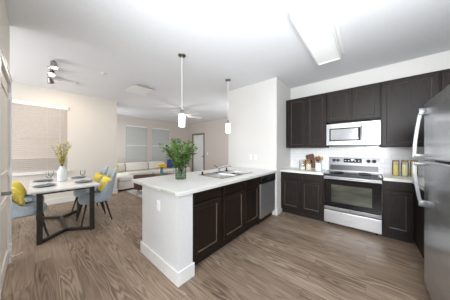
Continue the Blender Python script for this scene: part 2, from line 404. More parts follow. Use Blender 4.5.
# peninsula knee wall
struct('wall_peninsula', MB().box(-2.22, -1.395, .912, 1.085, 0, .872).box(-2.22, -2.08, 1.085, YS, 0, .872), 'wall_pen', 'white half-height end wall under the peninsula worktop', 'wall')
def bb(name, label, *boxes):
    m = MB()
    for b in boxes: m.box(*b, bev=.003, seg=1)
    struct(name, m, 'trim', label, 'baseboard')
bb('baseboard_peninsula', 'tall white baseboard around the end of the peninsula', (-2.24, -1.378, .896, .912, 0, .14), (-1.395, -1.378, .912, 1.10, 0, .14), (-2.238, -2.22, .912, YS, 0, .14))
bb('baseboard_dining', 'white baseboard below the dining window', (XW, XW+.016, -1.8, 1.655, 0, .14), (XW-.136, XW+.016, 1.655, 1.671, 0, .14))
bb('baseboard_stub', 'white baseboard around the wall block by the dishwasher', (-1.40, -1.369, YS-.016, YS, 0, .14), (-1.385, -1.369, YS, YK-.62, 0, .14))
bb('baseboard_far', 'white baseboard along the far living room wall', (FDX1+.08, -2.66, YF-.016, YF, 0, .12), (XL, FDX0-.08, YF-.016, YF, 0, .12))
bb('baseboard_entry', 'short white baseboard beside the entry door', (EX-.016, EX, YE-.12, YE, 0, .14))
struct('trim_1', MB().box(-2.52, -1.40, YS-.02, YS-.001, .916, 1.02, bev=.002, seg=1), 'counter', 'low white splash strip on the wall at the peninsula end', 'trim')
struct('trim_2', MB().box(-1.384, 1.2, YK-.012, YK-.0005, .915, 1.40), 'tile', 'white subway tile backsplash behind the range', 'backsplash')
struct('trim_3', MB().box(XW, XW+.07, WY0-.05, WY1+.04, WZ0-.035, WZ0-.002, bev=.004), 'trim', 'white sill under the dining window', 'sill')

# windows
def window(name, x, y0, y1, z0, z1, label):
    f = .05
    m = MB().box(x-.11, x-.05, y0, y0+f, z0, z1).box(x-.11, x-.05, y1-f, y1, z0, z1).box(x-.11, x-.05, y0+f, y1-f, z0, z0+f).box(x-.11, x-.05, y0+f, y1-f, z1-f, z1)
    zm = (z0+z1)/2
    m.box(x-.11, x-.05, y0+f, y1-f, zm-.025, zm+.025)
    o = struct(name, m, 'trim', label, 'window')
    MB().box(x-.086, x-.080, y0+f-.004, y1-f+.004, z0+f-.004, z1-f+.004).build('pane', 'pane', o)
    return o
window('window_1', XW, WY0, WY1, WZ0, WZ1, 'wide window behind the white blind by the dining table')
window('window_2', XL, LW[0][0], LW[0][1], LZ0, LZ1, 'left living room window behind a grey shade')
window('window_3', XL, LW[1][0], LW[1][1], LZ0, LZ1, 'right living room window behind a grey shade')
# dining blind
t = thing('window_blind', 'wide white slatted blind lowered over the dining window', 'blind', (XW, (WY0+WY1)/2, WZ0))
hw = (WY1-WY0)/2
MB().box(-.02, .045, -hw-.02, hw+.02, 1.55, 1.63, bev=.006).build('headrail', 'trim', t)
m = MB(); n = 34
for i in range(n):
    z = .045 + 1.5*i/(n-1)
    k = -1 if i < 7 else 1
    m.prism([(-.015*k, -hw+.005, z+.021), (.015*k, -hw+.005, z-.022), (.0165*k, -hw+.005, z-.020), (-.0135*k, -hw+.005, z+.023)], (0, 2*hw-.01, 0))
m.build('slats', 'slat', t)
MB().box(-.02, .02, -hw+.005, hw-.005, .002, .022, bev=.004).build('bottom_rail', 'trim', t)
m = MB()
for y in (-.55, 0, .55): m.tube([(.017, y, .02), (.017, y, 1.56)], .0015, 5)
m.build('ladder_cord', 'trim', t)
MB().tube([(.03, hw-.13, .62), (.03, hw-.13, 1.56)], .004, 6).build('wand', 'trim', t)
# living shades
for k, (a, b) in enumerate(LW):
    t = thing('roller_blind', 'grey cellular shade over the left living room window' if k == 0 else 'grey cellular shade over the right living room window, by the picture', 'blind', (XL, (a+b)/2, LZ0), group='living room window shades')
    hw2 = (b-a)/2
    MB().box(-.04, .03, -hw2, hw2, 1.66, 1.72, bev=.005).build('headrail', 'trim', t)
    def pleat(z0, z1, d):
        nn = int((z1-z0)/.025); m = MB()
        for i in range(nn):
            za = z0+(z1-z0)*i/nn; zb = z0+(z1-z0)*(i+1)/nn; zm = (za+zb)/2
            m.prism([(d, -hw2+.01, za), (d+.012, -hw2+.01, zm), (d, -hw2+.01, zb), (d-.012, -hw2+.01, zm)], (0, 2*hw2-.02, 0))
        return m
    pleat(.84, 1.66, 0).build('upper_shade', 'shade_cloth', t)
    pleat(.03, .80, -.012).build('lower_shade', 'shade_cloth', t)
    MB().box(-.03, .014, -hw2+.008, hw2-.008, .80, .835, bev=.004).build('middle_rail', 'trim', t)
    MB().box(-.03, .014, -hw2+.008, hw2-.008, .002, .03, bev=.004).build('bottom_rail', 'trim', t)

# entry door (door_1)
m = MB().box(DX0+.004, DX1-.004, YE-.045, YE-.008, .008, DZ-.005, bev=.002, seg=1)
d1 = struct('door_1', m, 'door_paint', 'panelled cream entry door with lever handle at the left edge', 'door')
for (x0, x1) in ((DX0+.13, DX1-.13),):
    for (z0, z1) in ((.20, .84), (1.08, 1.96)):
        p = MB()
        for (a, b, c, d) in ((x0, x1, z0, z0+.03), (x0, x1, z1-.03, z1), (x0, x0+.03, z0+.03, z1-.03), (x1-.03, x1, z0+.03, z1-.03)):
            p.box(a, b, YE-.010, YE+.004, c, d, bev=.005)
        p.box(x0+.06, x1-.06, YE-.010, YE-.001, z0+.06, z1-.06, bev=.006)
        p.build('door_panel', 'door_paint', d1)
m = MB()
for (a, b, c, d) in ((DX0-.062, DX0, 0, DZ+.062), (DX1, DX1+.062, 0, DZ+.062), (DX0, DX1, DZ, DZ+.062)):
    m.box(a, b, YE, YE+.016, c, d, bev=.004)
m.box(DX0-.06, DX1+.06, YE+.016, YE+.022, DZ+.045, DZ+.062, bev=.002)
m.build('door_frame', 'trim', d1)
for z in (.19, 1.07, 1.95):
    MB().tube([(DX0+.001, YE+.012, z-.045), (DX0+.001, YE+.012, z+.045)], .009, 10).box(DX0-.03, DX0+.03, YE-.006, YE+.018, z-.043, z+.043, bev=.002).build('hinge', 'plate', d1, True)
lv = MB().lathe([(.036, 0), (.036, .010), (.030, .014), (.016, .016), (.015, .060), (.018, .068), (.001, .072)], (DX1-.07, YE-.008, .958), 20, 'y')
lv.tube([(DX1-.07, YE+.050, .958), (DX1-.11, YE+.054, .957), (DX1-.19, YE+.050, .950)], [.015, .013, .010], 10)
lv.build('lever_handle', 'chrome', d1, True)
# door stop
t = thing('door_stop', 'small white spring door stop near the floor by the entry door', 'door stop', (EX+.045, YE+.0005, .062))
m = MB().lathe([(.014, .017), (.014, .021), (.008, .026)], (0, 0, 0), 12, 'y'); m.build('base', 'trim', t, True)
pts = [(.006*math.cos(k*.9), .026+.062*k/60, .006*math.sin(k*.9)+.012*k/60) for k in range(61)]
MB().tube(pts, .0016, 5).build('spring', 'trim', t, True)
MB().tube([(0, .086, .012), (0, .102, .013)], [.008, .007], 10).build('tip', 'trim', t, True)
# far door (door_2)
m = MB().box(FDX0+.01, FDX1-.01, YF+.02, YF+.06, .008, FDZ-.008, bev=.002, seg=1)
d2 = struct('door_2', m, 'trim', 'white door with dark taupe casing in the far living room wall', 'door')
for z0, z1 in ((.2, .95), (1.08, 2.0)):
    p = MB()
    x0, x1 = FDX0+.13, FDX1-.13
    for (a, b, c, d) in ((x0, x1, z0, z0+.03), (x0, x1, z1-.03, z1), (x0, x0+.03, z0+.03, z1-.03), (x1-.03, x1, z0+.03, z1-.03)):
        p.box(a, b, YF+.012, YF+.022, c, d, bev=.003)
    p.build('door_panel', 'trim', d2)
m = MB()
for (a, b, c, d) in ((FDX0-.085, FDX0+.008, 0, FDZ+.085), (FDX1-.008, FDX1+.075, 0, FDZ+.085), (FDX0+.008, FDX1-.008, FDZ-.008, FDZ+.085)):
    m.box(a, b, YF-.02, YF+.07, c, d, bev=.004)
m.build('door_frame', 'dark_trim', d2)
MB().lathe([(.03, 0), (.03, -.01), (.012, -.012), (.012, -.04), (.028, -.05), (.028, -.066), (.001, -.075)], (FDX1-.08, YF+.02, 1.0), 16, 'y').build('knob', 'nickel', d2, True)

# wall plates
def plate(name, label, cat, loc, rotz, toggle):
    t = thing(name, label, cat, loc, rotz)
    MB().box(-.033, .033, -.006, 0, -.06, .06, bev=.003).build('cover_plate', 'plate', t)
    m = MB()
    if toggle: m.box(-.016, .016, -.0095, -.005, -.034, .034, bev=.002)
    else:
        m.box(-.018, .018, -.009, -.005, -.040, -.006, bev=.003); m.box(-.018, .018, -.009, -.005, .006, .040, bev=.003)
    m.build('rocker' if toggle else 'socket', 'plate', t)
plate('light_switch', 'white rocker switch above the peninsula, left of the pair', 'light switch', (-1.995, YS-.0005, 1.172), 0, True)
plate('power_outlet', 'white outlet above the peninsula, right of the pair', 'outlet', (-1.87, YS-.0005, 1.172), 0, False)
plate('power_outlet', 'white outlet on the end wall of the peninsula', 'outlet', (-1.785, .9115, .70), 0, False)
plate('light_switch', 'white switch on the far wall beside the taupe-cased door', 'light switch', (-6.236, YF-.0005, 1.156), 0, True)

# ------------------------------------------------------------------ kitchen cabinets
def door_mesh(x0, x1, z0, z1, t=.02, fw=.055, y=0):
    """frame-and-panel front, outer face at y-t"""
    m = MB()
    m.box(x0, x0+fw, y-t, y, z0, z1, bev=.003); m.box(x1-fw, x1, y-t, y, z0, z1, bev=.003)
    m.box(x0+fw-.002, x1-fw+.002, y-t, y, z0, z0+fw, bev=.003); m.box(x0+fw-.002, x1-fw+.002, y-t, y, z1-fw, z1, bev=.003)
    # bead round the inside
    return m
def rim(m, x0, x1, z0, z1, t=.02, b=.008):
    # thin routed edge round the outside of a front
    e = .0006
    o = [(x0-e, -t+.008, z0-e), (x1+e, -t+.008, z0-e), (x1+e, -t+.008, z1+e), (x0-e, -t+.008, z1+e)]
    n = [(x0+b, -t-e, z0+b), (x1-b, -t-e, z0+b), (x1-b, -t-e, z1-b), (x0+b, -t-e, z1-b)]
    c = [(p[0], -t+.004, p[2]) for p in n]
    for q in range(4):
        r = (q+1) % 4; m.poly([o[q], o[r], n[r], n[q]]); m.poly([n[q], n[r], c[r], c[q]]); m.poly([c[q], c[r], o[r], o[q]])
def bead_mesh(x0, x1, z0, z1, t=.02, fw=.055, b=.014):
    i = fw-.001; m = MB(); f = -t+.003; k = -.006
    rim(m, x0, x1, z0, z1, t)
    X0, X1, Z0, Z1 = x0+i, x1-i, z0+i, z1-i
    o = [(X0, f, Z0), (X1, f, Z0), (X1, f, Z1), (X0, f, Z1)]; n = [(X0+b, k, Z0+b), (X1-b, k, Z0+b), (X1-b, k, Z1-b), (X0+b, k, Z1-b)]
    for q in range(4):
        r = (q+1) % 4; m.poly([o[q], o[r], n[r], n[q]])
        m.poly([(o[q][0], -.001, o[q][2]), (o[r][0], -.001, o[r][2]), (n[r][0], -.001, n[r][2]), (n[q][0], -.001, n[q][2])]); m.poly([n[q], n[r], (n[r][0], -.001, n[r][2]), (n[q][0], -.001, n[q][2])])
    return m
def panel_mesh(x0, x1, z0, z1, fw=.055, y=0):
    return MB().box(x0+fw, x1-fw, y-.009, y-.001, z0+fw, z1-fw, bev=.003)
def add_door(t, mat, x0, x1, z0, z1, fw=.055):
    d = door_mesh(x0, x1, z0, z1, fw=fw).build('door', mat, t)
    panel_mesh(x0, x1, z0, z1, fw).build('panel', mat, d)
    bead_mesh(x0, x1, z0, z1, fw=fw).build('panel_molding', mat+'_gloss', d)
def add_drawer(t, mat, x0, x1, z0, z1):
    d = MB().box(x0, x1, -.02, 0, z0, z1, bev=.004, seg=2).build('drawer_front', mat, t)
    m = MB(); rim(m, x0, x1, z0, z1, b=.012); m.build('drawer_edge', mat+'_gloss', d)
def carcass(t, mat, w, d, z0, z1, hollow=False):
    m = MB(); p = .018
    if hollow:
        m.box(0, p, .02, d, z0, z1); m.box(w-p, w, .02, d, z0, z1); m.box(p, w-p, d-p, d, z0, z1); m.box(p, w-p, .02, d-p, z0, z0+p)
        m.box(0, .035, .001, .02, z0, z1); m.box(w-.035, w, .001, .02, z0, z1); m.box(.035, w-.035, .001, .02, z1-.035, z1); m.box(.035, w-.035, .001, .02, z0, z0+.035)
        m.box(.035, w-.035, .001, .02, .70, .745); m.box(w/2-.03, w/2+.03, .001, .02, z0+.035, .70)
    else: m.box(0, w, .001, d, z0, z1, bev=.002, seg=1)
    return m.build('carcass', mat, t)
def toe(t, w, d):
    MB().box(0, w, .065, .085, 0, .092).build('toe_kick', 'toe', t)
# --- peninsula units (local x -> world +y, outward -> world +x)
XI = -1.432
ED = 'espresso_dark'
t = thing('base_cabinet', 'dark single-door base cabinet with drawer beside the white peninsula end', 'cabinet', (XI, 1.0865, 0), R(90))
carcass(t, ED, .503, .60, .09, .872); toe(t, .503, .6)
add_drawer(t, ED, .03, .447, .750, .862); add_door(t, ED, .03, .447, .135, .725)
t = thing('sink_cabinet', 'dark two-door base cabinet under the sink', 'cabinet', (XI, 1.5905, 0), R(90))
carcass(t, ED, .978, .60, .09, .872, True); toe(t, .978, .6)
for x0, x1 in ((.018, .478), (.505, .935)):
    add_drawer(t, ED, x0, x1, .750, .862); add_door(t, ED, x0, x1, .135, .725)
# dishwasher
t = thing('dishwasher', 'stainless dishwasher with black control strip at the far end of the peninsula', 'dishwasher', (XI, 2.572, 0), R(90))
MB().box(.003, .597, .012, .58, .09, .868).build('body', 'black', t)
MB().box(.006, .60, -.028, .010, .115, .715, bev=.006).build('door', 'washer_steel', t)
cp = MB().box(.006, .60, -.034, .010, .722, .862, bev=.008).build('control_panel', 'black', t)
MB().box(.16, .45, -.044, -.033, .755, .790, bev=.005).build('handle', 'black_glass', cp)
for i in range(6): MB().box(.05+.085*i, .09+.085*i, -.037, -.0335, .825, .840, bev=.001).build('button', 'steel', cp)
MB().box(.006, .60, .04, .06, 0, .11).build('toe_panel', 'black', t)
MB().box(.606, .6265, -.0, .58, 0, .868).build('filler_strip', 'trim', t)
# worktop with sink cut-out
def slab(x0, x1, y0, y1, z0, z1, hole, bev=.004):
    hx0, hx1, hy0, hy1 = hole
    xs = [x0, hx0, hx1, x1]; ys = [y0, hy0, hy1, y1]; m = MB(); bm = m.bm
    top = [[bm.verts.new((x, y, z1)) for y in ys] for x in xs]; bot = [[bm.verts.new((x, y, z0)) for y in ys] for x in xs]
    for i in range(3):
        for j in range(3):
            if i == 1 and j == 1: continue
            bm.faces.new((top[i][j], top[i+1][j], top[i+1][j+1], top[i][j+1])); bm.faces.new((bot[i][j], bot[i][j+1], bot[i+1][j+1], bot[i+1][j]))
    for i in range(3):
        bm.faces.new((top[i][0], bot[i][0], bot[i+1][0], top[i+1][0])); bm.faces.new((top[i][3], top[i+1][3], bot[i+1][3], bot[i][3]))
        bm.faces.new((top[0][i], top[0][i+1], bot[0][i+1], bot[0][i])); bm.faces.new((top[3][i], bot[3][i], bot[3][i+1], top[3][i+1]))
    bm.faces.new((top[1][1], top[2][1], bot[2][1], bot[1][1])); bm.faces.new((top[1][2], bot[1][2], bot[2][2], top[2][2]))
    bm.faces.new((top[1][1], bot[1][1], bot[1][2], top[1][2])); bm.faces.new((top[2][1], top[2][2], bot[2][2], bot[2][1]))
    return m
SX0, SX1, SY0, SY1 = -2.13, -1.575, 1.76, 2.60
o = slab(-2.53, -1.375, .893, YS-.001, .873, .914, (SX0+.03, SX1-.03, SY0+.03, SY1-.03)).build('peninsula_worktop', 'counter')
bv = o.modifiers.new('bevel', 'BEVEL'); bv.width = .006; bv.segments = 3; bv.limit_method = 'ANGLE'
tag(o, 'long white worktop of the peninsula with the sink set in it', 'worktop')
o = MB().box(-1.70, -1.42, .889, .8925, .878, .911, bev=.001).build('paper_strip', 'pale_green')
tag(o, 'pale green strip stuck to the near edge of the peninsula worktop', 'strip')
# sink
t = thing('kitchen_sink', 'stainless double-bowl sink set into the peninsula worktop', 'sink', ((SX0+SX1)/2, (SY0+SY1)/2, .9145))
hx, hy = (SX1-SX0)/2, (SY1-SY0)/2
m = MB()
# rim plate with two openings
bx0, bx1 = -hx+.12, hx-.035
m.box(-hx, bx0, -hy, hy, 0, .006, bev=.002, seg=1).box(bx1, hx, -hy, hy, 0, .006, bev=.002, seg=1)
m.box(bx0, bx1, -hy, -hy+.035, 0, .006).box(bx0, bx1, hy-.035, hy, 0, .006).box(bx0, bx1, -.02, .02, 0, .006)
m.build('rim', 'rim_steel', t)
for s0, s1 in ((-hy+.035, -.02), (.02, hy-.035)):
    m = MB(); d = -.17
    rings = []
    for z, ins in ((.005, 0), (-.01, .004), (d+.03, .012), (d, .045)):
        rings.append([(bx0+ins, s0+ins, z), (bx1-ins, s0+ins, z), (bx1-ins, s1-ins, z), (bx0+ins, s1-ins, z)])
    vs = [[m.bm.verts.new(p) for p in r] for r in rings]
    for a, b in zip(vs, vs[1:]):
        for k in range(4): m.bm.faces.new((a[k], b[k], b[(k+1) % 4], a[(k+1) % 4]))
    m.bm.faces.new(vs[-1])
    bo = m.build('bowl', 'sink_steel', t)
    MB().lathe([(.001, d+.002), (.04, d+.002), (.044, d+.001)], ((bx0+bx1)/2, (s0+s1)/2, 0), 18).build('drain', 'chrome', bo, True)
# faucet on the sink deck (world -x side)
t = thing('kitchen_faucet', 'chrome faucet with a long low spout behind the sink', 'faucet', (SX0+.06, 2.19, .921))
MB().box(-.028, .028, -.11, .11, 0, .012, bev=.006, seg=3).build('base_plate', 'chrome', t)
MB().lathe([(.027, .012), (.025, .05), (.022, .075), (.001, .082)], (0, 0, 0), 18).build('body', 'chrome', t, True)
MB().tube([(0, 0, .06), (.03, .02, .085), (.10, .075, .115), (.155, .12, .125), (.178, .138, .118), (.182, .142, .10)], [.014, .014, .013, .012, .011, .012], 12).build('spout', 'chrome', t, True)
MB().tube([(0, 0, .08), (-.02, -.02, .10), (-.03, -.085, .14)], [.012, .010, .007], 10).build('lever', 'chrome', t, True)
o = MB().lathe([(.026, 0), (.026, .008), (.012, .012), (.011, .03), (.018, .036), (.014, .046), (.001, .05)], (0, 0, 0), 16).build('sink_stopper', 'rubber', smooth=True, loc=(SX0+.05, SY0+.06, .921))
tag(o, 'black drain stopper on the sink rim at its near corner', 'stopper')
o = MB().lathe([(.03, 0), (.03, .012), (.014, .018), (.013, .04), (.02, .046), (.016, .058), (.001, .062)], (0, 0, 0), 16).build('sink_sprayer', 'rubber', smooth=True, loc=(SX0+.05, 2.44, .921))
tag(o, 'black sprayer head on the sink rim beyond the faucet', 'sprayer')

# --- kitchen wall units (local x -> world x, outward -> -y)
ES = 'espresso'
YB = YK-.60     # carcass front
t = thing('base_cabinet', 'dark two-door two-drawer base cabinet left of the range', 'cabinet', (-1.384, YB, 0))
carcass(t, ES, .797, .585, .09, .872); toe(t, .797, .585)
for x0, x1 in ((.03, .388), (.415, .775)): add_drawer(t, ES, x0, x1, .742, .858); add_door(t, ES, x0, x1, .135, .722)
t = thing('base_cabinet', 'dark single-door base cabinet right of the range', 'cabinet', (.198, YB, 0))
carcass(t, ES, .312, .585, .09, .872); toe(t, .312, .585)
add_drawer(t, ES, .02, .285, .742, .858); add_door(t, ES, .02, .285, .135, .722, .045)
t = thing('corner_cabinet', 'dark base cabinet in the corner behind the refrigerator', 'cabinet', (.512, YK-.015, 0), R(-90))
MB().box(0, 1.30, .001, .68, .09, .872, bev=.002, seg=1).build('carcass', ES, t); MB().box(0, 1.30, .03, .05, 0, .092).build('toe_kick', 'toe', t)
o = MB().box(-1.384, -.587, YB-.03, YK-.0135, .873, .914, bev=.004).build('worktop', 'counter')
tag(o, 'short white worktop left of the range under the jars', 'worktop')
m = MB().prism([(.202, YB-.03, .873), (.49, YB-.03, .873), (.49, 2.70, .873), (1.19, 2.70, .873), (1.19, YK-.0135, .873), (.202, YK-.0135, .873)], (0, 0, .041))
o = m.build('corner_worktop', 'counter'); tag(o, 'white corner worktop right of the range under the pasta jars', 'worktop')
# uppers
YU = YK-.31
def upper(label, x0, w, z0, z1, doors, d=.305):
    t = thing('wall_cabinet', label, 'cabinet', (x0, YU, 0))
    carcass(t, ES, w, d, z0, z1)
    for a, b in doors: add_door(t, ES, a, b, z0+.012, z1-.022)
    return t
UT = 2.455
upper('tall dark two-door wall cabinet at the left, above the cutting boards', -1.384, .797, 1.38, UT, ((.065, .425), (.447, .79)))
upper('low dark two-door wall cabinet above the microwave', -.586, .772, 1.862, UT, ((.02, .378), (.402, .756)))
upper('wide dark single-door wall cabinet above the pasta jars', .187, .61, 1.38, UT, ((.015, .595),))
upper('dark wall cabinet in the right corner above the refrigerator', .798, .395, 1.38, UT, ((.012, .38),))
# microwave
t = thing('microwave', 'stainless microwave mounted above the range', 'microwave', (-.574, YK-.385, 1.418))
MB().box(0, .758, .012, .37, 0, .395, bev=.003).build('body', 'steel', t)
m = MB()
x0, x1, z0, z1 = 0, .572, 0, .398
wx0, wx1, wz0, wz1 = .05, .53, .08, .31
m.box(x0, wx0, -.018, .012, z0, z1, bev=.003).box(wx1, x1, -.018, .012, z0, z1, bev=.003).box(wx0-.001, wx1+.001, -.018, .012, z0, wz0, bev=.003).box(wx0-.001, wx1+.001, -.018, .012, wz1, z1, bev=.003)
dr = m.build('door', 'bright_steel', t)
MB().box(wx0, wx1, -.012, .010, wz0, wz1).build('window_border', 'black_glass', dr)
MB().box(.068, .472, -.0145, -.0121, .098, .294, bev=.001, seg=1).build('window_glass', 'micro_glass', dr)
MB().tube([(.515, -.018, .075), (.515, -.05, .09), (.515, -.052, .20), (.515, -.05, .31), (.515, -.018, .325)], .011, 10).build('handle', 'bright_steel', dr, True)
MB().lathe([(.02, 0), (.018, .002), (.001, .0022)], (.30, -.018, .36), 20, 'y').build('badge', 'nickel', dr) if False else MB().box(.275, .325, -.0195, -.0175, .352, .366, bev=.002).build('badge', 'nickel', dr)
cp = MB().box(.576, .758, -.018, .012, 0, .398, bev=.003).build('control_panel', 'bright_steel', t)
MB().box(.60, .735, -.0195, -.0178, .06, .31, bev=.001, seg=1).build('keypad', 'micro_glass', cp)
MB().box(.04, .72, .03, .33, -.012, .001).build('underside_vent', 'black', t)
# range
t = thing('kitchen_range', 'stainless electric range with black oven door between the base cabinets', 'range', (-.576, YK-.64, 0))
RW = .766
MB().box(0, RW, .03, .615, .04, .898).build('body', 'black', t)
MB().box(.002, RW-.002, -.002, .03, .055, .268, bev=.006).build('drawer', 'drawer_steel', t)
dr = MB().box(.002, RW-.002, -.012, .03, .285, .34, bev=.004).box(.002, RW-.002, -.012, .03, .82, .872, bev=.004).box(.002, RW-.002, -.004, .029, .3395, .8205).build('oven_door', 'bright_steel', t)
MB().box(.004, RW-.004, -.010, -.0035, .3405, .8195).build('door_glass', 'black_glass', dr)
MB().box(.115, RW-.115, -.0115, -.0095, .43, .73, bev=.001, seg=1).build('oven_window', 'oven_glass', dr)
h = MB().tube([(.03, -.05, .838), (RW-.03, -.05, .838)], .014, 12).box(.05, .075, -.05, -.008, .826, .85, bev=.003).box(RW-.075, RW-.05, -.05, -.008, .826, .85, bev=.003)
h.build('handle', 'bright_steel', dr, True)
MB().lathe([(.016, 0), (.014, -.002), (.001, -.0022)], (RW/2, -.0125, .312), 20, 'y').build('badge', 'nickel', dr)
ct = MB().box(0, RW, -.012, .575, .898, .912, bev=.004).build('cooktop', 'black_glass', t)
for x, y, r in ((.2, .14, .10), (.565, .14, .085), (.2, .40, .075), (.565, .40, .10)):
    MB().lathe([(r-.012, .9122), (r-.006, .9128), (r, .9128), (r+.003, .9122)], (x, y, 0), 32).build('burner_ring', 'nickel', ct, True)
MB().box(0, RW, -.0125, .012, .878, .9125, bev=.004).build('cooktop_trim', 'black', t)
bg = MB().prism([(0, .545, .913), (0, .56, 1.10), (0, .575, 1.19), (0, .612, 1.19), (0, .612, .913)], (RW, 0, 0)).build('backguard', 'backguard_steel', t)
MB().prism([(.02, .5430, .935), (.02, .5535, 1.035), (.02, .5585, 1.035), (.02, .548, .935)], (RW-.04, 0, 0)).build('vent_band', 'black', bg)
dsp = MB().prism([(.245, .5575, 1.085), (.245, .5700, 1.165), (.245, .5752, 1.165), (.245, .5627, 1.085)], (.275, 0, 0)).build('display', 'display', bg)
for x in (.085, .15, .615, .69):
    MB().lathe([(.031, 0), (.031, -.006), (.027, -.008), (.024, -.026), (.001, -.028)], (x, .564, 1.125), 16, 'y').box(x-.004, x+.004, .530, .540, 1.108, 1.142, bev=.001).build('knob', 'rubber', bg, True)
for i in range(5): MB().box(.265+.05*i, .285+.05*i, .5615, .566, 1.118, 1.128).build('indicator', 'glyph', bg)
MB().box(.36, .41, .5635, .569, 1.138, 1.152).build('clock_window', 'glyph', bg)
for x in (.06, RW-.06):
    for y in (.09, .55): MB().lathe([(.015, 0), (.015, .041)], (x, y, 0), 10).build('foot', 'black', t)

# fridge
t = thing('refrigerator', 'tall stainless top-freezer refrigerator at the right edge', 'refrigerator', (.42, 1.555, 0))
FW = .833
MB().box(.065, .76, .005, FW-.005, .06, 1.755, bev=.004).build('body', 'black', t)
MB().box(.06, .74, .02, FW-.02, 0, .058).build('base_grille', 'black', t)
fz = MB().box(0, .058, 0, FW, 1.245, 1.765, bev=.010, seg=3).build('freezer_door', 'fridge_steel', t)
fd = MB().box(0, .058, 0, FW, .065, 1.232, bev=.010, seg=3).build('fresh_food_door', 'fridge_steel', t)
MB().box(.03, .10, FW-.12, FW-.03, 1.7655, 1.785, bev=.006).build('hinge_cover', 'black', t)
yh = FW-.055
def fhandle(z_mount, z_split, par):
    s = 1 if z_mount > z_split else -1
    m = MB()
    n = 14; pts = []
    for i in range(n+1):
        u = i/n
        pts.append((-.030 - .040*math.sin(u*PI/2), yh, z_mount + (z_split - z_mount)*u))
    # flattened bow bar
    for a, b in zip(pts, pts[1:]): m.bar(a, b, .024, .018, 0)
    m.box(-.045, .003, yh-.018, yh+.018, min(z_mount-s*.045, z_mount+s*.015), max(z_mount-s*.045, z_mount+s*.015), bev=.006)
    m.box(-.070, .003, yh-.014, yh+.014, min(z_split, z_split+s*.03), max(z_split, z_split+s*.03), bev=.004)
    m.build('handle', 'handle', par, True)
fhandle(1.70, 1.262, fz); fhandle(.82, 1.215, fd)

# counter-top items, right
def jar(name, label, loc, r, h, content, lab2, cname, fill):
    t = thing(name, label, 'jar', loc)
    MB().lathe([(r-.004, .0005), (r, .005), (r, h-.012), (r-.004, h-.002), (r-.006, h-.002), (r-.003, h-.012), (r-.003, .006), (r-.006, .004), (.0005, .004)], (0, 0, 0), 24).build('glass_body', 'clear', t, True)
    c = MB().lathe([(.001, .0045), (r-.007, .0045), (r-.0045, .009), (r-.0045, fill*h), (r-.02, fill*h+.004), (.001, fill*h+.008)], (0, 0, 0), 20).build(cname, content, smooth=True, loc=loc)
    tag(c, lab2, cname.replace('_', ' '), None, 'stuff')
    return t
for (x, y, fill, ct_, lab, lab2) in ((.372, 3.80, .80, 'pasta', 'glass jar of curly yellow pasta nearest the range, wooden lid', 'curly yellow pasta filling the jar nearest the range'),
                         (.472, 3.80, .78, 'pasta2', 'glass jar of pale pasta in the middle of the three, wooden lid', 'pale pasta filling the middle jar'),
                         (.570, 3.80, .82, 'pasta', 'glass jar of yellow pasta half behind the refrigerator handle', 'yellow pasta filling the jar behind the refrigerator handle')):
    t = jar('storage_jar', lab, (x, y, .9145), .040, .235, ct_, lab2, 'dry_pasta', fill)
    MB().lathe([(.030, .230), (.034, .2335), (.041, .235), (.041, .252), (.038, .255), (.001, .255)], (0, 0, 0), 24).build('lid', 'light_wood', t, True)
# left: jars, boards, crock
t = jar('glass_canister', 'clear glass canister with white contents at the left of the short worktop', (-1.03, 3.72, .9145), .062, .185, 'flour', 'white dry goods in the left glass canister', 'dry_goods', .35)
MB().lathe([(.05, .183), (.064, .187), (.064, .197), (.03, .202), (.012, .206), (.016, .222), (.001, .227)], (0, 0, 0), 24).build('lid', 'clear', t, True)
t = jar('glass_canister', 'clear glass canister with beige contents in front of the cutting boards', (-.905, 3.69, .9145), .062, .20, 'oats', 'beige dry goods in the right glass canister', 'dry_goods', .6)
MB().lathe([(.05, .198), (.064, .202), (.064, .212), (.03, .217), (.012, .221), (.016, .237), (.001, .242)], (0, 0, 0), 24).build('lid', 'clear', t, True)
def board(name, label, loc, w, h, mat, tilt, handle, roll=0):
    pts = []
    r = .03
    def arc(cx, cz, a0, a1):
        for k in range(5):
            a = R(a0+(a1-a0)*k/4); pts.append((cx+r*math.cos(a), 0, cz+r*math.sin(a)))
    pts += [(-w/2, 0, 0), (w/2, 0, 0)]
    arc(w/2-r, h-r, 0, 90)
    if handle:
        pts.append((.03, 0, h)); pts.append((.028, 0, h+.07)); pts.append((.012, 0, h+.085)); pts.append((-.012, 0, h+.085)); pts.append((-.028, 0, h+.07)); pts.append((-.03, 0, h))
    arc(-w/2+r, h-r, 90, 180)
    m = MB().prism(pts, (0, .016, 0))
    o = m.build(name, mat, loc=loc, rot=(tilt, roll, R(2)))
    bv = o.modifiers.new('bevel', 'BEVEL'); bv.width = .003; bv.segments = 2
    tag(o, label, 'cutting board')
board('cutting_board', 'pale wooden cutting board leaning at the left of the pair', (-.99, 3.855, .9185), .14, .21, 'light_wood', R(-12), False)
board('cutting_board', 'tall dark walnut cutting board leaning askew on the backsplash', (-.885, 3.90, .940), .17, .31, 'walnut', R(-11), False, R(-13))
t = thing('utensil_crock', 'white ceramic crock of wooden utensils beside the range', 'crock', (-.735, 3.76, .9145))
MB().lathe([(.055, 0), (.060, .004), (.060, .15), (.056, .155), (.053, .15), (.053, .008), (.0005, .008)], (0, 0, 0), 28).build('body', 'ceramic', t, True)
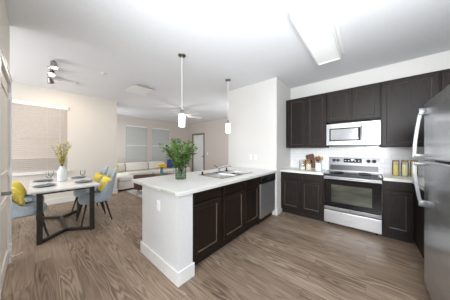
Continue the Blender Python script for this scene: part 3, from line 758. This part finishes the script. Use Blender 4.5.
for k, (dx, dy, ax, ay, L, mt, hd) in enumerate(((-.025, 0, -.10, .02, .27, 'walnut', .03), (.0, .015, .0, .06, .29, 'light_wood', .032), (.028, -.005, .16, .0, .27, 'light_wood', .036), (.01, -.02, .05, -.05, .26, 'walnut', .028), (-.01, .02, -.03, .05, .24, 'walnut', .026))):
    p0 = Vector((dx*.6, dy*.6, .012)); d = Vector((ax, ay, 1)).normalized(); p1 = p0 + d*(L-.06)
    m = MB().tube([p0, p1], .006, 8)
    hdpts = [(p1 + d*(.075*u - .012), hd*math.sin(PI*min(.97, .12+.8*u))) for u in [i/8 for i in range(9)]]
    t2 = MB(); t2.tube([p for p, _ in hdpts], [max(.006, r) for _, r in hdpts], 10)
    for v in t2.bm.verts: v.co.y = p1.y + (v.co.y-p1.y)*.35
    me = bpy.data.meshes.new('x'); t2.bm.to_mesh(me); t2.bm.free(); m.bm.from_mesh(me); bpy.data.meshes.remove(me)
    o = m.build('wooden_spoon', mt, smooth=True, loc=(-.735, 3.76, .9145))
    tag(o, 'dark wooden spoon standing in the white crock' if mt == 'walnut' else 'light wooden spoon standing in the white crock', 'spoon', 'wooden spoons in the crock')

# ------------------------------------------------------------------ ceiling items
t = thing('ceiling_light', 'long white box light on the kitchen ceiling', 'ceiling light', (-.447, 2.405, ZC))
hx, hy = .165, .645
m = MB().box(-hx, hx, -hy, hy, -.03, -.0005, bev=.003)
for a in ((-hx, -hx+.022, -hy, hy), (hx-.022, hx, -hy, hy), (-hx+.022, hx-.022, -hy, -hy+.022), (-hx+.022, hx-.022, hy-.022, hy)):
    m.box(*a, -.095, -.03, bev=.003)
m.build('housing', 'trim', t)
MB().box(-hx+.022, hx-.022, -hy+.022, hy-.022, -.080, -.070).build('diffuser', 'diffuser', t)
MB().box(hx+.001, hx+.04, -hy, hy, -.02, -.0005, bev=.003).build('side_flange', 'trim', t)
for (x, y, lab) in ((-2.205, 1.505, 'lit pendant lamp over the near half of the peninsula'), (-2.235, 2.67, 'lit pendant lamp by the wall block, over the far end of the peninsula')):
    t = thing('pendant_lamp', lab, 'pendant lamp', (x, y, ZC), group='pendant lamps over the peninsula')
    MB().lathe([(.001, -.022), (.02, -.022), (.055, -.012), (.062, -.001)], (0, 0, 0), 24).build('canopy', 'nickel', t, True)
    MB().tube([(0, 0, -.02), (0, 0, -.87)], .0065, 8).build('rod', 'trim', t, True)
    MB().lathe([(.001, -.855), (.018, -.858), (.024, -.87), (.026, -.915), (.05, -.925)], (0, 0, 0), 20).build('socket_cap', 'bright_steel', t, True)
    MB().lathe([(.001, -.925), (.045, -.925), (.048, -.935), (.048, -1.115), (.045, -1.125), (.001, -1.125)], (0, 0, 0), 24).build('glass_shade', 'shade_glow', t, True)
    point('pendant_bulb_light', (x, y, ZC-1.22), 1.2, (1, .95, .88), .06)
# dining track light
t = thing('track_light', 'chrome spotlight track with lit heads on the ceiling above the dining table', 'ceiling light', (-4.35, .21, ZC))
MB().lathe([(.001, -.03), (.05, -.03), (.06, -.018), (.06, -.0005)], (0, 0, 0), 24).build('canopy', 'chrome', t, True)
MB().box(-.5, .5, -.012, .012, -.05, -.028, bev=.004).build('track_bar', 'chrome', t)
for (x, dx, dy) in ((.46, .1, .05), (.0, .38, -.1), (-.44, -.55, .15)):
    hd = MB(); base = Vector((x, 0, -.05)); d = Vector((dx, dy, -.55)).normalized(); c = base + Vector((0, 0, -.045))
    hd.tube([base, c], .008, 8)
    hd.tube([c - d*.055, c - d*.05, c + d*.0, c + d*.05, c + d*.055], [.03, .036, .042, .052, .050], 18, cap=False)
    hd.tube([c - d*.0551, c - d*.0549], [.03, .03], 18)
    h_ = hd.build('spot_head', 'chrome', t, True)
    bl = MB().tube([c + d*.036, c + d*.044, c + d*.049], [.045, .042, .02], 18).build('bulb', 'bulb', h_, True)
    lo = Vector((-4.35, .21, ZC)) + c + d*.07
    L = bpy.data.lights.new('dining_spot_light', 'SPOT'); L.energy = 22; L.color = (1, .83, .66); L.spot_size = R(120); L.spot_blend = .8; L.shadow_soft_size = .04
    lo_ = bpy.data.objects.new('dining_spot_light', L); COL.objects.link(lo_); lo_.location = lo
    lo_.rotation_euler = d.to_track_quat('-Z', 'Y').to_euler()
o = MB().box(-.06, .06, -.18, .18, -.05, -.0005, bev=.008).box(-.03, .03, .05, .14, -.056, -.049, bev=.002).build('ceiling_sensor', 'trim', loc=(-4.9, .42, ZC))
tag(o, 'white slim ceiling bar beside the dining spotlights', 'sensor')
# vent
t = thing('ceiling_vent', 'square white vent panel on the ceiling between dining and living area', 'vent', (-4.17, 1.67, ZC))
m = MB()
def vp(u, v):
    x = (u-.5)*.58; y = (v-.5)*.46; return (x, y, -.024 - .030*(2*u-1)**2)
def slab_surf(f, th):
    m = MB(); m.grid(f, 8, 8); m.grid(lambda u, v: tuple(Vector(f(u, v)) + Vector((0, 0, th))), 8, 8)
    for fx in (0, 1):
        m.grid(lambda u, v: tuple(Vector(f(fx, u)) + Vector((0, 0, th*v))), 8, 1)
        m.grid(lambda u, v: tuple(Vector(f(u, fx)) + Vector((0, 0, th*v))), 8, 1)
    return m
slab_surf(vp, .006).build('panel', 'trim', t, True)
MB().box(-.22, .22, -.17, .17, -.016, -.0005, bev=.002).build('duct_frame', 'trim', t)
for (x, y, lab) in ((-1.181, 1.717, 'small white sprinkler head on the kitchen ceiling'), (-3.87, .86, 'small white sprinkler head on the ceiling by the dining table')):
    t = thing('sprinkler_head', lab, 'sprinkler', (x, y, ZC))
    MB().lathe([(.001, -.012), (.02, -.012), (.036, -.006), (.038, -.0005)], (0, 0, 0), 20).build('escutcheon', 'trim', t, True)
    MB().tube([(0, 0, -.01), (0, 0, -.035)], .006, 8).lathe([(.018, -.036), (.018, -.039)], (0, 0, 0), 14).build('deflector', 'trim', t, True)
# ceiling fan
t = thing('ceiling_fan', 'white ceiling fan in the living area seen behind the near pendant lamp', 'ceiling fan', (-5.0, 3.46, ZC))
MB().lathe([(.001, -.05), (.05, -.045), (.065, -.001)], (0, 0, 0), 20).build('canopy', 'fan_white', t, True)
MB().tube([(0, 0, -.03), (0, 0, -.20)], .013, 10).build('downrod', 'fan_white', t, True)
MB().lathe([(.03, -.19), (.10, -.20), (.115, -.23), (.115, -.28), (.08, -.30), (.001, -.305)], (0, 0, 0), 24).build('motor', 'fan_white', t, True)
MB().lathe([(.09, -.305), (.09, -.32), (.075, -.37), (.04, -.395), (.001, -.40)], (0, 0, 0), 20).build('light_bowl', 'shade_glow', t, True)
for k in range(5):
    a = R(4+72*k); ca, sa = math.cos(a), math.sin(a)
    def rot(p): return (p[0]*ca - p[1]*sa, p[0]*sa + p[1]*ca, p[2])
    m = MB()
    outline = [(.17, -.045), (.30, -.062), (.62, -.072), (.70, -.06), (.73, -.02), (.73, .02), (.70, .06), (.62, .072), (.30, .062), (.17, .045)]
    m.prism([rot((x, y, -.262 - y*.2)) for x, y in outline], (0, 0, .008))
    m.bar(rot((.10, 0, -.258)), rot((.24, 0, -.258)), .03, .006)
    m.build('blade', 'fan_white', t)
point('fan_bulb_light', (-5.0, 3.46, ZC-.46), 7, (1, .95, .9), .05)

# ------------------------------------------------------------------ dining set
TX0, TX1, TY0, TY1, TZ = -4.86, -3.42, -.05, .73, .755
t = thing('dining_table', 'white marble-topped dining table with dark angled base', 'dining table', ((TX0+TX1)/2, (TY0+TY1)/2, 0))
lx, ly = (TX1-TX0)/2, (TY1-TY0)/2
MB().box(-lx, lx, -ly, ly, TZ-.028, TZ, bev=.006, seg=3).build('tabletop', 'marble', t)
ax, ay = lx-.09, ly-.10
for sx in (-1, 1):
    for sy in (-1, 1):
        MB().box(sx*ax-.028, sx*ax+.028, sy*ay-.03, sy*ay+.03, 0, TZ-.0285, bev=.003, seg=1).build('leg', 'table_leg', t)
    MB().box(sx*ax-.026, sx*ax+.026, -ay+.031, ay-.031, TZ-.06, TZ-.0285, bev=.002, seg=1).build('top_rail', 'table_leg', t)
hubx = ax-.26
for sx in (-1, 1):
    m = MB()
    for sy in (-1, 1): m.bar((sx*(ax-.02), sy*(ay-.028), .022), (sx*hubx, 0, .022), .045, .044)
    m.build('foot_bar', 'table_leg', t)
MB().bar((-hubx, 0, .022), (hubx, 0, .022), .045, .0438).build('stretcher', 'table_leg', t)

def make_chair(label, loc, rotz):
    """faces local +y"""
    t = thing('dining_chair', label, 'dining chair', loc, rotz, 'dining chairs around the table')
    # seat cushion
    def seat(z_top):
        m = MB(); n = 32; rings = []
        for (f, z) in ((.86, .365), (.97, .375), (1.0, .40), (1.0, .44), (.96, .462), (.85, .472), (.5, .478), (.02, .479)):
            ring = []
            for k in range(n):
                a = 2*PI*k/n; c, s = math.cos(a), math.sin(a)
                e = 2/3.2
                x = .235*f*math.copysign(abs(c)**e, c); y = .225*f*math.copysign(abs(s)**e, s)
                if y > 0: x *= 1 + .04*y/.225
                ring.append(m.bm.verts.new((x, y, z)))
            rings.append(ring)
        for a, b in zip(rings, rings[1:]):
            for k in range(n): m.bm.faces.new((a[k], a[(k+1) % n], b[(k+1) % n], b[k]))
        m.bm.faces.new(rings[0][::-1]); m.bm.faces.new(rings[-1])
        return m
    seat(0).build('seat', 'chair_cloth', t, True)
    def shell(off):
        def f(u, v):
            th = (u-.5)*R(215)            # 0 = straight back
            tt = max(0, min(1, (abs(th)/R(92) - .12)/.88)); top = .93 - .43*tt*tt*(3-2*tt)
            z0 = .40
            z = z0 + (top-z0)*v
            lean = .10*((z-.40)/.5)
            rx = .245 + off - .025*v; ry = .235 + off
            x = math.sin(th)*rx*(1 - .16*v**2*(1 if abs(th) < R(110) else 1))
            y = -math.cos(th)*ry - lean*max(0, math.cos(th))
            return (x, y, z)
        return f
    m = MB(); fi, fo = shell(0), shell(.032)
    nu, nv = 30, 12
    m.grid(fi, nu, nv); m.grid(fo, nu, nv)
    def lip(u, v):
        a = Vector(fi(u, 1)); b = Vector(fo(u, 1)); p = a.lerp(b, v); p.z += .014*math.sin(PI*v); return p
    m.grid(lip, nu, 4)
    m.grid(lambda u, v: Vector(fi(u, 0)).lerp(Vector(fo(u, 0)), v), nu, 1)
    for e in (0, 1): m.grid(lambda u, v: Vector(fi(e, u)).lerp(Vector(fo(e, u)), v), nv, 1)
    m.build('backrest', 'chair_cloth', t, 60)
    for sx in (-1, 1):
        for sy in (-1, 1):
            MB().tube([(sx*.15, sy*.14, .368), (sx*.225, sy*.225, 0)], [.019, .011], 10).build('leg', 'black_wood', t, True)
    return t
c1 = make_chair('pale blue-grey chair with printed yellow cushion, near right of the dining table', (-3.93, .74, 0), R(180))
dup(c1, (-4.62, .76, 0), R(182), 'pale blue-grey chair behind the near right chair, toward the window')
dup(c1, (-3.93, -.09, 0), R(2), 'pale blue-grey chair with yellow cushion on the left of the table, nearest the entry door')
dup(c1, (-4.60, -.10, 0), R(-2), 'pale blue-grey chair on the left of the table, nearest the window')
def pillow(name, label, cat, loc, rot, w, h, th, mat, group=None):
    m = MB(); n = 14
    for s in (1, -1):
        def f(u, v):
            x = 2*u-1; y = 2*v-1
            k = (max(0, 1-x**4)*max(0, 1-y**4))**.55
            pin = 1 - .06*(1-abs(x*y))
            px = x*w/2*(1-.07*(1-x*x*0)*(1-abs(y))*abs(x)**3*0) * (1 - .05*(1-y*y)*0) * pin
            pz = y*h/2 * pin
            return (px, s*th/2*k, pz)
        m.grid(f, n, n)
    o = m.build(name, mat, smooth=70, loc=loc, rot=rot)
    tag(o, label, cat, group)
    return o
G = 'yellow cushions on the dining chairs'
pillow('throw_pillow', 'printed yellow cushion on the near right dining chair', 'cushion', (-3.93, .91, .645), (R(-16), R(10), R(8)), .31, .33, .13, 'yellow', G)
pillow('throw_pillow', 'yellow cushion on the right-hand dining chair farther from the camera', 'cushion', (-4.62, .93, .645), (R(-16), R(10), R(8)), .31, .33, .13, 'yellow_plain', G)
pillow('throw_pillow', 'yellow cushion on the left dining chair nearest the entry door', 'cushion', (-3.93, -.17, .645), (R(22), 0, R(4)), .29, .30, .11, 'yellow', G)
pillow('throw_pillow', 'yellow cushion on the left dining chair nearest the window', 'cushion', (-4.60, -.17, .645), (R(22), 0, R(-4)), .29, .30, .11, 'yellow_plain', G)
# place settings
pl = None
for (x, y, lab) in ((-3.85, .58, 'slate grey plate at the near right place'), (-4.55, .60, 'slate grey plate at the far right place'), (-3.88, .11, 'slate grey plate at the near left place'), (-4.55, .11, 'slate grey plate at the far left place')):
    lab += ' of the dining table'
    if pl is None:
        pl = MB().lathe([(.07, 0), (.085, .004), (.125, .014), (.128, .017), (.123, .0175), (.08, .008), (.001, .007)], (0, 0, 0), 32).build('dinner_plate', 'slate', smooth=True, loc=(x, y, TZ+.0005)); o = pl
    else:
        o = pl.copy(); COL.objects.link(o); o.location = (x, y, TZ+.0005)
    tag(o, lab, 'plate', 'plates on the dining table')
wg = None
for (x, y, lab) in ((-4.12, .60, 'stemmed wine glass between the right-hand plates'), (-4.62, .40, 'stemmed wine glass behind the white vase'), (-4.17, .17, 'stemmed wine glass left of the white vase, near one'), (-4.42, .20, 'stemmed wine glass left of the white vase, far one')):
    if wg is None:
        wg = thing('wine_glass', lab, 'wine glass', (x, y, TZ+.0005), 0, 'wine glasses on the dining table')
        MB().lathe([(.034, 0), (.034, .002), (.006, .006), (.004, .012), (.004, .085), (.008, .09)], (0, 0, 0), 20).build('stem', 'clear', wg, True)
        MB().lathe([(.006, .088), (.025, .10), (.037, .125), (.039, .15), (.034, .19), (.0325, .19), (.0375, .15), (.035, .126), (.024, .103), (.001, .092)], (0, 0, 0), 24).build('bowl', 'clear', wg, True)
    else: dup(wg, (x, y, TZ+.0005), 0, lab)
def leaf(m, p, d, L, wd, nrm):
    d = d.normalized(); s = d.cross(nrm)
    if s.length < .01: s = d.cross(Vector((1, 0, 0)))
    s.normalize(); up = s.cross(d)
    a = p; b = p + d*L*.35 + s*wd/2 + up*L*.05; c = p + d*L + up*(-L*.08); e = p + d*L*.35 - s*wd/2 + up*L*.05; mid = p + d*L*.45 - up*L*.0
    va, vb, vc, ve, vm = [m.bm.verts.new(q) for q in (a, b, c, e, mid)]
    m.bm.faces.new((va, vb, vm)); m.bm.faces.new((vb, vc, vm)); m.bm.faces.new((vc, ve, vm)); m.bm.faces.new((ve, va, vm))
def foliage(parent, base, nst, h, spread, bend, nl, L, wd, ms, ml, rnd, upright=.5, cut=.3):
    st = MB(); lf = MB()
    for k in range(nst):
        a = 2*PI*k/nst + rnd.uniform(-.5, .5); rr = rnd.uniform(.35, 1)*spread; hh = h*rnd.uniform(.72, 1) * (1 - .32*(rr/spread)**2 * (1-upright))
        p0 = Vector(base); p3 = p0 + Vector((math.cos(a)*rr, math.sin(a)*rr, hh))
        p1 = p0 + Vector((math.cos(a)*rr*.12, math.sin(a)*rr*.12, hh*.45))
        pts = []
        for i in range(11):
            u = i/10; q = p0*(1-u)**2 + p1*2*u*(1-u) + p3*u*u; pts.append(q)
        st.tube(pts, [.0032*(1-.6*i/10) for i in range(11)], 5)
        for j in range(nl):
            u = cut + (1-cut)*(j+rnd.random()*.6)/nl
            i = min(9, int(u*10)); q = pts[i].lerp(pts[i+1], min(1, u*10-i)); d = (pts[i+1]-pts[i]).normalized()
            o = Vector((rnd.gauss(0, 1), rnd.gauss(0, 1), rnd.gauss(.2, .7))).normalized()
            dd = (d*.6 + o*bend).normalized()
            tw = q + dd*rnd.uniform(.0, .03)
            leaf(lf, tw, dd, L*rnd.uniform(.7, 1.25), wd*rnd.uniform(.8, 1.2), Vector((rnd.gauss(0, .5), rnd.gauss(0, .5), 1)).normalized())
    st.build('stems', ms, parent); lf.build('foliage', ml, parent)
# white vase on dining table
t = thing('ceramic_vase', 'white ribbed vase of yellow-green branches on the dining table', 'vase', (-4.26, .335, TZ+.0005))
MB().lathe([(.052, 0), (.062, .008), (.068, .09), (.064, .18), (.042, .235), (.034, .262), (.037, .278), (.032, .278), (.029, .262), (.037, .23), (.055, .17), (.001, .03)], (0, 0, 0), 36, rib=.018).build('body', 'ceramic', t, True)
foliage(t, (0, 0, .20), 12, .55, .15, .8, 17, .045, .022, 'stem', 'leaf_y', random.Random(3), 1, .25)
# green glass vase on the peninsula
t = thing('glass_vase', 'green glass jar vase of leafy branches on the peninsula worktop', 'vase', (-2.02, 1.36, .9145))
MB().lathe([(.066, 0), (.074, .006), (.075, .155), (.066, .175), (.064, .195), (.069, .20), (.069, .206), (.060, .206), (.060, .178), (.070, .155), (.070, .010), (.001, .008)], (0, 0, 0), 32).build('body', 'green_glass', t, True)
MB().lathe([(.001, .012), (.066, .012), (.066, .10), (.001, .10)], (0, 0, 0), 24).build('water', 'green_glass', t, True)
foliage(t, (0, 0, .03), 28, .56, .30, 1.2, 25, .056, .034, 'stem', 'leaf', random.Random(11), .6, .40)

# ------------------------------------------------------------------ living room
t = thing('sectional_sofa', 'cream sectional sofa with chaise under the living room windows', 'sofa', (-7.95, 1.72, 0))
MB().box(.0, 1.95, .02, .58, .05, .30, bev=.02).box(0, 1.02, .58, 3.55, .05, .30, bev=.02).build('base', 'sofa', t)
MB().box(.22, 1.96, .03, .585, .305, .44, bev=.04, seg=4).build('chaise_cushion', 'sofa', t, True)
for k in range(3):
    y0 = .60+.98*k
    MB().box(.22, 1.04, y0, y0+.965, .305, .44, bev=.04, seg=4).build('seat_cushion', 'sofa', t, True)
MB().box(0, .20, .02, 3.55, .305, .60, bev=.03).build('back_frame', 'sofa', t, True)
for k, (y0, y1) in enumerate(((.06, .72), (.75, 1.66), (1.69, 2.6), (2.63, 3.5))):
    MB().box(.16, .36, y0, y1, .445, .80, bev=.06, seg=4).build('back_cushion', 'sofa', t, True)
for x, y in ((.08, .1), (1.85, .1), (1.85, .5), (.08, 3.4), (.92, 3.4)): MB().box(x-.025, x+.025, y-.025, y+.025, 0, .0495).build('foot', 'black_wood', t)
pillow('throw_pillow', 'yellow cushion at the chaise end of the sofa', 'cushion', (-7.38, 1.93, .62), (R(-6), R(0), R(62)), .40, .34, .13, 'yellow_plain')
pillow('throw_pillow', 'patterned blue cushion on the sofa', 'cushion', (-7.33, 4.42, .645), (R(-12), R(8), R(80)), .50, .42, .15, 'blue')
o = MB().box(-.035, .035, -.12, .12, -.10, .0, bev=.01).build('armrest_caddy', 'black', loc=(-7.70, 2.455, .90)) if False else None
# rug
o = MB().box(-5.93, -4.2, 1.93, 4.6, .0005, .014, bev=.004).build('area_rug', 'rug'); tag(o, 'pale blue-grey area rug in front of the sofa', 'rug')
# tub chair
t = thing('tub_chair', 'low brown leather tub chair seen past the near corner of the worktop', 'armchair', (-5.2, 2.22, .015), R(60))
t.scale = (.84, .84, .97)
def tub(off):
    def f(u, v):
        th = (u-.5)*R(230); rx = .33+off
        top = .60 - .08*(abs(th)/R(115))**2
        return (math.sin(th)*rx*(1-.05*(1-v)), -math.cos(th)*rx*(1-.05*(1-v)), .16+(top-.16)*v)
    return f
m = MB(); fi, fo = tub(0), tub(.05)
m.grid(fi, 28, 5); m.grid(fo, 28, 5)
m.grid(lambda u, v: Vector(fi(u, 1)).lerp(Vector(fo(u, 1)), v) + Vector((0, 0, .02*math.sin(PI*v))), 28, 4); m.grid(lambda u, v: Vector(fi(u, 0)).lerp(Vector(fo(u, 0)), v), 28, 1)
for e in (0, 1): m.grid(lambda u, v: Vector(fi(e, u)).lerp(Vector(fo(e, u)), v), 5, 1)
m.build('shell', 'leather', t, 60)
MB().lathe([(.25, .16), (.315, .17), (.318, .38), (.30, .41), (.001, .42)], (0, 0, 0), 28).build('seat', 'leather', t, True)
for sx in (-1, 1):
    for sy in (-1, 1): MB().tube([(sx*.19, sy*.19, .165), (sx*.24, sy*.24, 0)], [.024, .016], 10).build('leg', 'light_wood', t, True)
# coffee table
t = thing('coffee_table', 'round wooden coffee table by the sofa behind the peninsula', 'coffee table', (-5.50, 3.02, .015))
MB().lathe([(.001, .40), (.40, .40), (.42, .408), (.42, .426), (.41, .432), (.001, .432)], (0, 0, 0), 36).build('tabletop', 'walnut', t, True)
for k in range(3):
    a = R(90+120*k); MB().tube([(.2*math.cos(a), .2*math.sin(a), .40), (.32*math.cos(a), .32*math.sin(a), 0)], [.02, .013], 10).build('leg', 'walnut', t, True)
t = thing('flower_vase', 'small teal vase of yellow flowers behind the peninsula', 'vase', (-5.50, 2.92, .4475))
MB().lathe([(.05, 0), (.058, .006), (.06, .12), (.045, .20), (.05, .25), (.044, .25), (.04, .20), (.05, .12), (.001, .02)], (0, 0, 0), 22).build('body', 'teal_glass', t, True)
st = MB(); fl = MB(); rnd = random.Random(5)
for k in range(26):
    a = rnd.uniform(0, 2*PI); rr = .14*math.sqrt(rnd.random()); p = Vector((rr*math.cos(a), rr*math.sin(a), .38 - rr*.4 + rnd.uniform(-.06, .06)))
    st.tube([(0, 0, .1), (p.x*.3, p.y*.3, .26), p], .003, 5)
    fl.lathe([(.005, -.018), (.034, -.008), (.042, .006), (.026, .022), (.001, .026)], p, 9)
st.build('stems', 'stem', t); fl.build('blooms', 'flower', t, True)
# picture
t = thing('framed_picture', 'abstract teal and orange picture on the living room wall beside the window', 'picture', (XL+.0005, 5.09, 1.65))
hw_, hh_ = .29, .32
m = MB()
for (a, b, c, d) in ((-hw_, -hw_+.03, -hh_, hh_), (hw_-.03, hw_, -hh_, hh_), (-hw_+.03, hw_-.03, -hh_, -hh_+.03), (-hw_+.03, hw_-.03, hh_-.03, hh_)):
    m.box(0, .03, a, b, c, d, bev=.003)
m.build('frame', 'light_wood', t)
MB().box(.002, .018, -hw_+.03, hw_-.03, -hh_+.03, hh_-.03).build('canvas', 'art', t)
